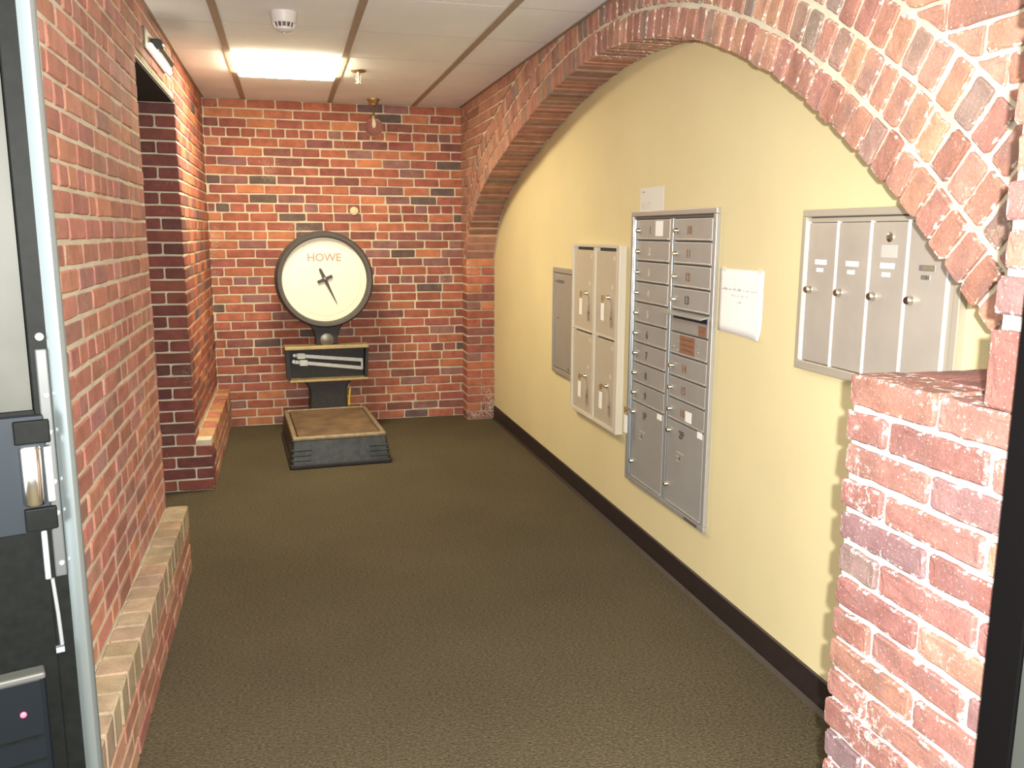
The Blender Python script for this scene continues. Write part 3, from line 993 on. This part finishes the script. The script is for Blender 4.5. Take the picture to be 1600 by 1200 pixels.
# outgoing slot with hood
ya = H-t-.012-5*u; yb = H-t-.012-4*u
d = MB().box(RX0, RX1, ya+.003, yb-.003, .004, .014).build('outgoing_panel', silver, mb, bevel=.0025)
MB().prism([(yb-.002,.012),(yb-.014,.05),(yb-.017,.05),(yb-.009,.012)][::-1], RX0-.03, RX1+.005, 'X').build('slot_hood', silver_f, d)
MB().box(RX0+.02, RX1-.01, yb-.034, yb-.016, .0135, .0146).build('slot_opening', plain('slot_black',(.015,.015,.02),.7), d)
MB().box(RX1-.075, RX1-.012, ya+.006, ya+.044, .0138, .0148).build('sticker', decal, d)
d = mdoor(RX0, RX1, 5, 6, None, decal, lk=False)
ya = H-t-.012-6*u
MB().box(RX0+.085, RX0+.215, ya+.012, ya+.082, .0138, .0148).build('sticker', decal, d)
for i in range(3):
    MB().box(RX0+.1, RX0+.2, ya+.024+i*.02, ya+.030+i*.02, .0149, .0153).build('sticker_line', plain('decal_line_%d' % i,(.20,.09,.05),.5), d)
for (sx, sy) in ((.03,.03),(.065,.05),(.065,.02),(.24,.03),(.24,.06)):
    MB().lathe([(.004,.014),(.003,.0165)], 8, 'Z', (RX0+sx, ya+sy, 0)).build('rivet', lockm, d)
for k in range(3):
    mdoor(RX0, RX1, 6+k, 7+k, str(14+k), decal, sticker=(RX0+.185,-.004,.052,.042) if k == 2 else None)
pd2 = mdoor(RX0, RX1, 9, 13, '2P', decal_dark, sticker=(RX1-.028,.036,.04,.026))
lock(pd2, RX0+.018, .10, .014)
for pdx, xx in ((pd, LX0+.08), (pd2, RX0+.09)):
    for i in range(3):
        MB().box(xx, xx+.07-.02*i, .255-i*.018, .258-i*.018, .0138, .0146).build('engraved_line', decal_pale, pdx)
    MB().lathe([(.008,.0138),(.007,.0152)], 12, 'Z', (xx+.035,.236,0)).build('key_symbol', decal_dark, pdx)
MB().box(W-.16, W-.05, .004, .015, .018, .0192).build('maker_plate', decal_dark, mb)

# key tags
key_m = plain('key_brass', (.45,.30,.14), .35, .9)
def keytag(parent_mat, label):
    k = empty('key_tag', parent_mat)
    tag(k, label, 'key', 'keys with white paper tags')
    MB().prism([(-.002,-.004),(.002,-.004),(.002,.004),(-.002,.004)], 0, .012).prism([(-.003,-.012),(.003,-.012),(.003,.012),(-.003,.012)], .012, .024).build('key', key_m, k)
    m_ = MB()
    pts = [(.0+.012*math.cos(a), -.014+.012*math.sin(a), .019) for a in [2*math.pi*i/12 for i in range(13)]]
    m_.tube(pts, .0012, 5); m_.build('key_ring', key_m, k)
    MB().box(-.019, .019, -.108, -.026, .018, .0205).build('paper_tag', paper, k, bevel=.001)
    return k

# parcel lockers, 2 x 2
lb_f = plain('locker_frame_white', (.66,.61,.50), .45, .1)
lb_d = plain('locker_door_beige', (.545,.485,.375), .45, .1, var=.02)
LW, LH = .675, .885
lk = wall_root('parcel_locker', 4.35, .475)
tag(lk, 'beige four door parcel locker left of the tall silver mailbox', 'locker')
m = MB()
m.box(0, .02, 0, LH, 0, .035).box(LW-.045, LW, 0, LH, 0, .035).box(.02, LW-.045, LH-.014, LH, 0, .035).box(.02, LW-.045, 0, .012, 0, .035)
m.box(.318, .350, .012, LH-.014, 0, .032)
m.build('frame', lb_f, lk, bevel=.002)
MB().box(.02, LW-.045, .012, LH-.014, 0, .008).build('back_panel', gapm, lk)
labels = {(0,1):'key with white tag in the upper left beige locker door', (1,1):'key with white tag in the upper right beige locker door',
          (0,0):'key with white tag in the lower left beige locker door', (1,0):'key with white tag in the lower right beige locker door'}
for i, (xa, xb) in enumerate(((.026, .312), (.356, LW-.051))):
    for j, (ya, yb) in enumerate(((.016, .432), (.448, LH-.030))):
        d = MB().box(xa, xb, ya, yb, .008, .028).build('door', lb_d, lk, bevel=.003)
        MB().box(xa+.002, xb, ya-.005, ya+.003, .026, .034).build('door_lip', lb_f, d, bevel=.001)
        cx = xb-.085; cy = ya+(yb-ya)*.47
        lock(d, cx, cy, .028)
        MB().lathe([(.007,.028),(.006,.033)], 10, 'Z', (xb-.055, cy-.098, 0)).build('screw', decal, d)
        for (sx, sy) in ((xb-.05, cy+.05), (xb-.03, yb-.03)):
            MB().box(sx-.014, sx+.014, sy-.01, sy+.01, .0278, .0288).build('label_plate', lb_f, d)
        keytag(lk.matrix_world @ Matrix.Translation((cx, cy, .0435)), labels[(i, j)])
keytag(mb.matrix_world @ Matrix.Translation((.054, .335, .0225)), 'key with white tag on the left edge strip of the tall mailbox')

# slim grey panel
PW, PH = .405, .604
sp_ = wall_root('wall_panel', 4.745, .617)
tag(sp_, 'flat grey metal panel box partly behind the beige parcel locker', 'panel')
grey_m = plain('grey_panel', (.37,.335,.285), .5, .25, var=.05, vscale=8)
m = MB(); t = .028
m.box(0, PW, 0, t, 0, .02).box(0, PW, PH-t, PH, 0, .02).box(0, t, t, PH-t, 0, .02).box(PW-t, PW, t, PH-t, 0, .02)
m.build('frame', grey_m, sp_, bevel=.003)
MB().box(t+.004, t+.010, t+.004, PH-t-.004, .0, .019).build('edge_strip', alu, sp_)
d = MB().box(t+.013, PW-t-.004, t+.004, PH-t-.004, .0, .016).build('door', grey_m, sp_, bevel=.003)
MB().box(.075, .20, PH-.085, PH-.067, .0158, .0172).build('name_strip', plain('blue_grey_label',(.12,.13,.17),.5), d)
MB().lathe([(.008,.0158),(.007,.019)], 10, 'Z', (.055, PH-.075, 0)).build('screw', lockm, d)
MB().lathe([(.007,.0158),(.006,.018)], 10, 'Z', (.10,.32,0)).build('lock', decal_dark, d)
MB().lathe([(.008,.0158),(.007,.018)], 10, 'Z', (.30,.05,0)).build('screw', decal_dark, d)

# vertical mailboxes on the right
VW, VH = .64, .468
vm = wall_root('vertical_mailboxes', 2.266, 1.016)
tag(vm, 'silver row of upright mailboxes behind the brick pier ledge', 'mailbox')
va = plain('brushed_aluminium', (.56,.52,.455), .42, .45, var=.09, vscale=5)
vf = plain('mailbox_frame', (.50,.455,.37), .45, .35)
m = MB(); t = .02
m.box(0, VW, 0, t+.006, 0, .022).box(0, VW, VH-t, VH, 0, .022).box(0, t-.002, t+.006, VH-t, 0, .022).box(VW-t, VW, t+.006, VH-t, 0, .022)
m.build('frame', vf, vm, bevel=.002)
MB().box(t-.002, VW-t, t, VH-t, 0, .005).build('back_panel', gapm, vm)
MB().box(t, VW-t, VH-t-.016, VH-t-.004, .005, .012).build('head_rail', vf, vm)
for k in range(5):
    xs = .020+k*.1425
    MB().box(xs-.0021, xs+.0021, t+.006, VH-t-.014, .005, .0165).build('hinge_strip', plain('hinge_white_%d' % k,(.86,.88,.88),.4), vm)
    if k < 4:
        d = MB().box(xs+.005, xs+.1375, t+.008, VH-t-.018, .005, .014).build('door', va, vm, bevel=.002)
        lock(d, xs+.025, .238, .014, .0105)
        nm = paper if k < 3 else alu
        MB().box(xs+.045, xs+.098, .312, .326, .0138, .0152).build('name_card', nm, d)
        MB().box(xs+.054, xs+.084, .291, .302, .0138, .0152).build('number_card', nm, d)
        if k == 2:
            MB().lathe([(.013,.014),(.013,.017),(.009,.019)], 14, 'Z', (xs+.075,.392,0)).build('keyhole', lockm, d, smooth=True)
            MB().lathe([(.006,.019),(.005,.0195)], 10, 'Z', (xs+.075,.392,0)).build('key_slot', decal_dark, d)
            MB().box(xs+.045, xs+.105, .340, .372, .0138, .0146).build('faded_label', plain('label_faded',(.50,.49,.45),.5), d)
        if k == 3:
            MB().box(xs+.058, xs+.099, .314, .325, .0152, .0158).build('name_line', plain('card_dark',(.22,.18,.12),.5), d)
            MB().lathe([(.004,.0152),(.003,.0158)], 8, 'Z', (xs+.074,.2965,0)).build('number_dot', decal_dark, d)
d = MB().box(.020+4*.1425+.005, VW-t-.001, t+.008, VH-t-.018, .005, .012).build('end_filler', vf, vm)

# paper notices
def squiggle(m_, x, y, w, hgt, rng, z):
    n = max(2, int(w/.006))
    for i in range(n):
        xx = x-w/2+i*w/n
        hh = hgt*rng.choice((.55,.6,.6,1.0))
        if rng.random() < .12: continue
        if rng.random() < .5: m_.box(xx, xx+.0013, y, y+hh, z, z+.0003)
        m_.box(xx, xx+w/n*.75, y+(hh-.0013)*rng.choice((0,.5,1)), y+(hh-.0013)*rng.choice((0,.5,1))*0+y*0+y+.0013 if False else y+.0013+(hh-.0013), z, z+.0003) if rng.random() < .25 else m_.box(xx, xx+w/n*.75, y+.3*hh, y+.3*hh+.0013, z, z+.0003)
rng = random.Random(5)
pn = wall_root('paper_notice', 2.790, 1.072)
tag(pn, 'white paper notice with three short lines taped beside the tall mailbox', 'notice')
sh = MB(); nx, ny = 12, 8
for j in range(ny+1):
    for i in range(nx+1):
        fx, fy = i/nx, j/ny
        lift = .0025+.010*(max(0, .3-fy)/.3)**2*fx**3 + .0006*math.sin(fx*7)
        sh.v.append((fx*.296, fy*.222-.006*fx*(1-fy), lift))
for j in range(ny):
    for i in range(nx):
        a = j*(nx+1)+i; sh.f.append((a, a+1, a+nx+2, a+nx+1))
so = sh.build('sheet', paper, pn, smooth=True)
sdm = so.modifiers.new('thick', 'SOLIDIFY'); sdm.thickness = .0008; sdm.offset = 1
wr_ = MB()
for (yy, words) in ((.148, (.045,.012,.062,.012,.055,.022)), (.128, (.010,.036,.03,.012)), (.105, (.034,))):
    tot = sum(words)+.008*(len(words)-1); x = .148-tot/2
    for w in words:
        squiggle(wr_, x+w/2, yy, w, .0095 if yy > .11 else .013, rng, .0044); x += w+.008
wr_.build('writing', inkp, pn)
for sx in (.03, .27):
    MB().box(sx-.012, sx+.012, .212, .228, .0015, .0032).build('tape', plain('tape_clear',(.80,.76,.62),.3), pn)

sn = wall_root('small_notice', 3.535, 1.506)
tag(sn, 'small pale paper label on the wall above the tall mailbox', 'notice')
MB().box(0, .243, 0, .100, .0005, .0020).build('sheet', plain('paper_pale',(.72,.70,.64),.7), sn)
wr_ = MB(); wr_.box(.02, .05, .080, .086, .002, .0024)
for i in range(4): squiggle(wr_, .065, .012+i*.008, .09, .006, rng, .002)
for i in range(5): squiggle(wr_, .17, .03+i*.012, .10, .004, rng, .002) if i == 9 else None
wr_.build('writing', plain('ink_pale',(.42,.38,.30),.7), sn)

# scuff on the yellow wall and small plug on the back wall
pg = MB().lathe([(.030,D-.012),(.030,D-.016),(.022,D-.020)], 18, 'Y', (.485,0,1.568)).build('wall_plug', plain('plug_cream',(.62,.52,.33),.6), smooth=True)
tag(pg, 'round cream wall plug set in the brick above the dial', 'plug')

# ---- open entrance door, seen at the left edge
AD = math.radians(72)
dvec = (math.sin(AD), math.cos(AD), 0); nvec = (math.cos(AD), -math.sin(AD), 0)
P0 = (-.305, 1.30, 0)
dr = empty('entrance_door', basis(dvec, (0,0,1), nvec, P0))
tag(dr, 'open dark metal entrance door with steel edge strip at the left', 'door')
blk = plain('door_black', (.0042,.0048,.0042), .55, .0, spec=.08, var=.25, vscale=60)
dpan = plain('door_steel_panel', (.042,.043,.035), .5, .0, spec=.2, var=.25, vscale=6)
MB().box(-.92, -.044, .02, 1.17, -.044, -.002).build('lower_panel', blk, dr, bevel=.002)
MB().box(-.046, -.020, .02, 2.08, -.044, .0).build('stile', blk, dr, bevel=.002)
MB().box(-.92, -.046, 2.0, 2.08, -.044, -.002).build('top_rail', blk, dr)
MB().box(-.92, -.047, 1.17, 2.0, -.030, -.008).build('upper_panel', dpan, dr)
st_ = MB()
prof = [(-.0225,-.044),(0,-.044),(.001,.002),(-.002,.007),(-.007,.010),(-.013,.008),(-.018,.004),(-.0225,.0)]
st_.prism(prof, .02, 2.08, 'Y'); 
st_.build('edge_strip', plain('edge_aluminium',(.28,.32,.32),.30,.8), dr, smooth=True)
rim = MB().box(-.110, -.036, 1.000, 1.165, -.002, .016)
ro = rim.build('lock_case', plain('lock_case_black',(.011,.015,.019),.5,.0,spec=.15), dr, bevel=.002)
MB().box(-.074, -.030, 1.128, 1.160, .014, .024).build('case_cheek', blk, ro, bevel=.002)
MB().box(-.070, -.030, 1.004, 1.036, .014, .024).build('case_cheek', blk, ro, bevel=.002)
MB().lathe([(.013,1.040),(.015,1.043),(.015,1.121),(.013,1.124)], 18, 'Y', (-.056,0,.012)).build('latch_roller', chrome, ro, smooth=True)
MB().box(-.040, -.030, 1.042, 1.122, .008, .022).build('latch_guide', plain('latch_steel',(.5,.52,.52),.3,.9), ro, bevel=.002)
fp = MB().box(-.0385, -.0235, .925, 1.255, -.001, .003).build('face_plate', plain('face_plate_steel',(.055,.060,.058),.45,.2), dr, bevel=.002)
for zz in (1.190, 1.138, 1.066, 1.020, .945):
    MB().lathe([(.0042,.003),(.003,.0048)], 10, 'Z', (-.0295,zz,0)).build('screw', alu, fp, smooth=True)
MB().lathe([(.006,.0),(.005,.003)], 10, 'Z', (-.031,1.272,0)).build('screw_hole', alu, dr)
MB().box(-.052, -.044, .925, .998, .0, .008).build('bolt_cover', alu, dr, bevel=.002)
MB().tube([(-.043,.925,.004),(-.040,.87,.004),(-.0385,.822,.004)], .0028, 8).build('pull_rod', alu, dr)
MB().box(-.047, -.036, .812, .820, .0, .008).build('rod_stop', alu, dr)
rd = MB().box(-.20, -.064, .50, .792, -.002, .022).build('reader_box', plain('reader_black',(.005,.0065,.0085),.5,.0,spec=.1), dr, bevel=.008)
for i in range(5):
    MB().box(-.19, -.072, .545+i*.038, .549+i*.038, .0215, .0235).build('reader_ridge', blk, rd)
MB().box(-.20, -.064, .786, .796, -.002, .026).build('reader_top', plain('reader_trim',(.06,.06,.052),.5,.0,spec=.3), rd, bevel=.003)
MB().lathe([(.0042,.021),(.0042,.024),(.002,.026)], 12, 'Z', (-.096,.738,0)).build('red_light', plain('led_red',(.9,.1,.15),.3, emis=(1,.02,.05,1), es=1.6), rd, smooth=True)

# ---- dark frame post at the right edge
fr = MB().box(.962, XP-.002, .885, .944, 0, 2.3).build('trim_3', plain('frame_black',(.003,.0026,.0028),.7,spec=.08), kind='structure', bevel=.002)
fr2 = MB().box(.967, XP-.002, .80, .884, 0, 2.3).build('trim_4', plain('frame_grey',(.05,.055,.048),.6), kind='structure')
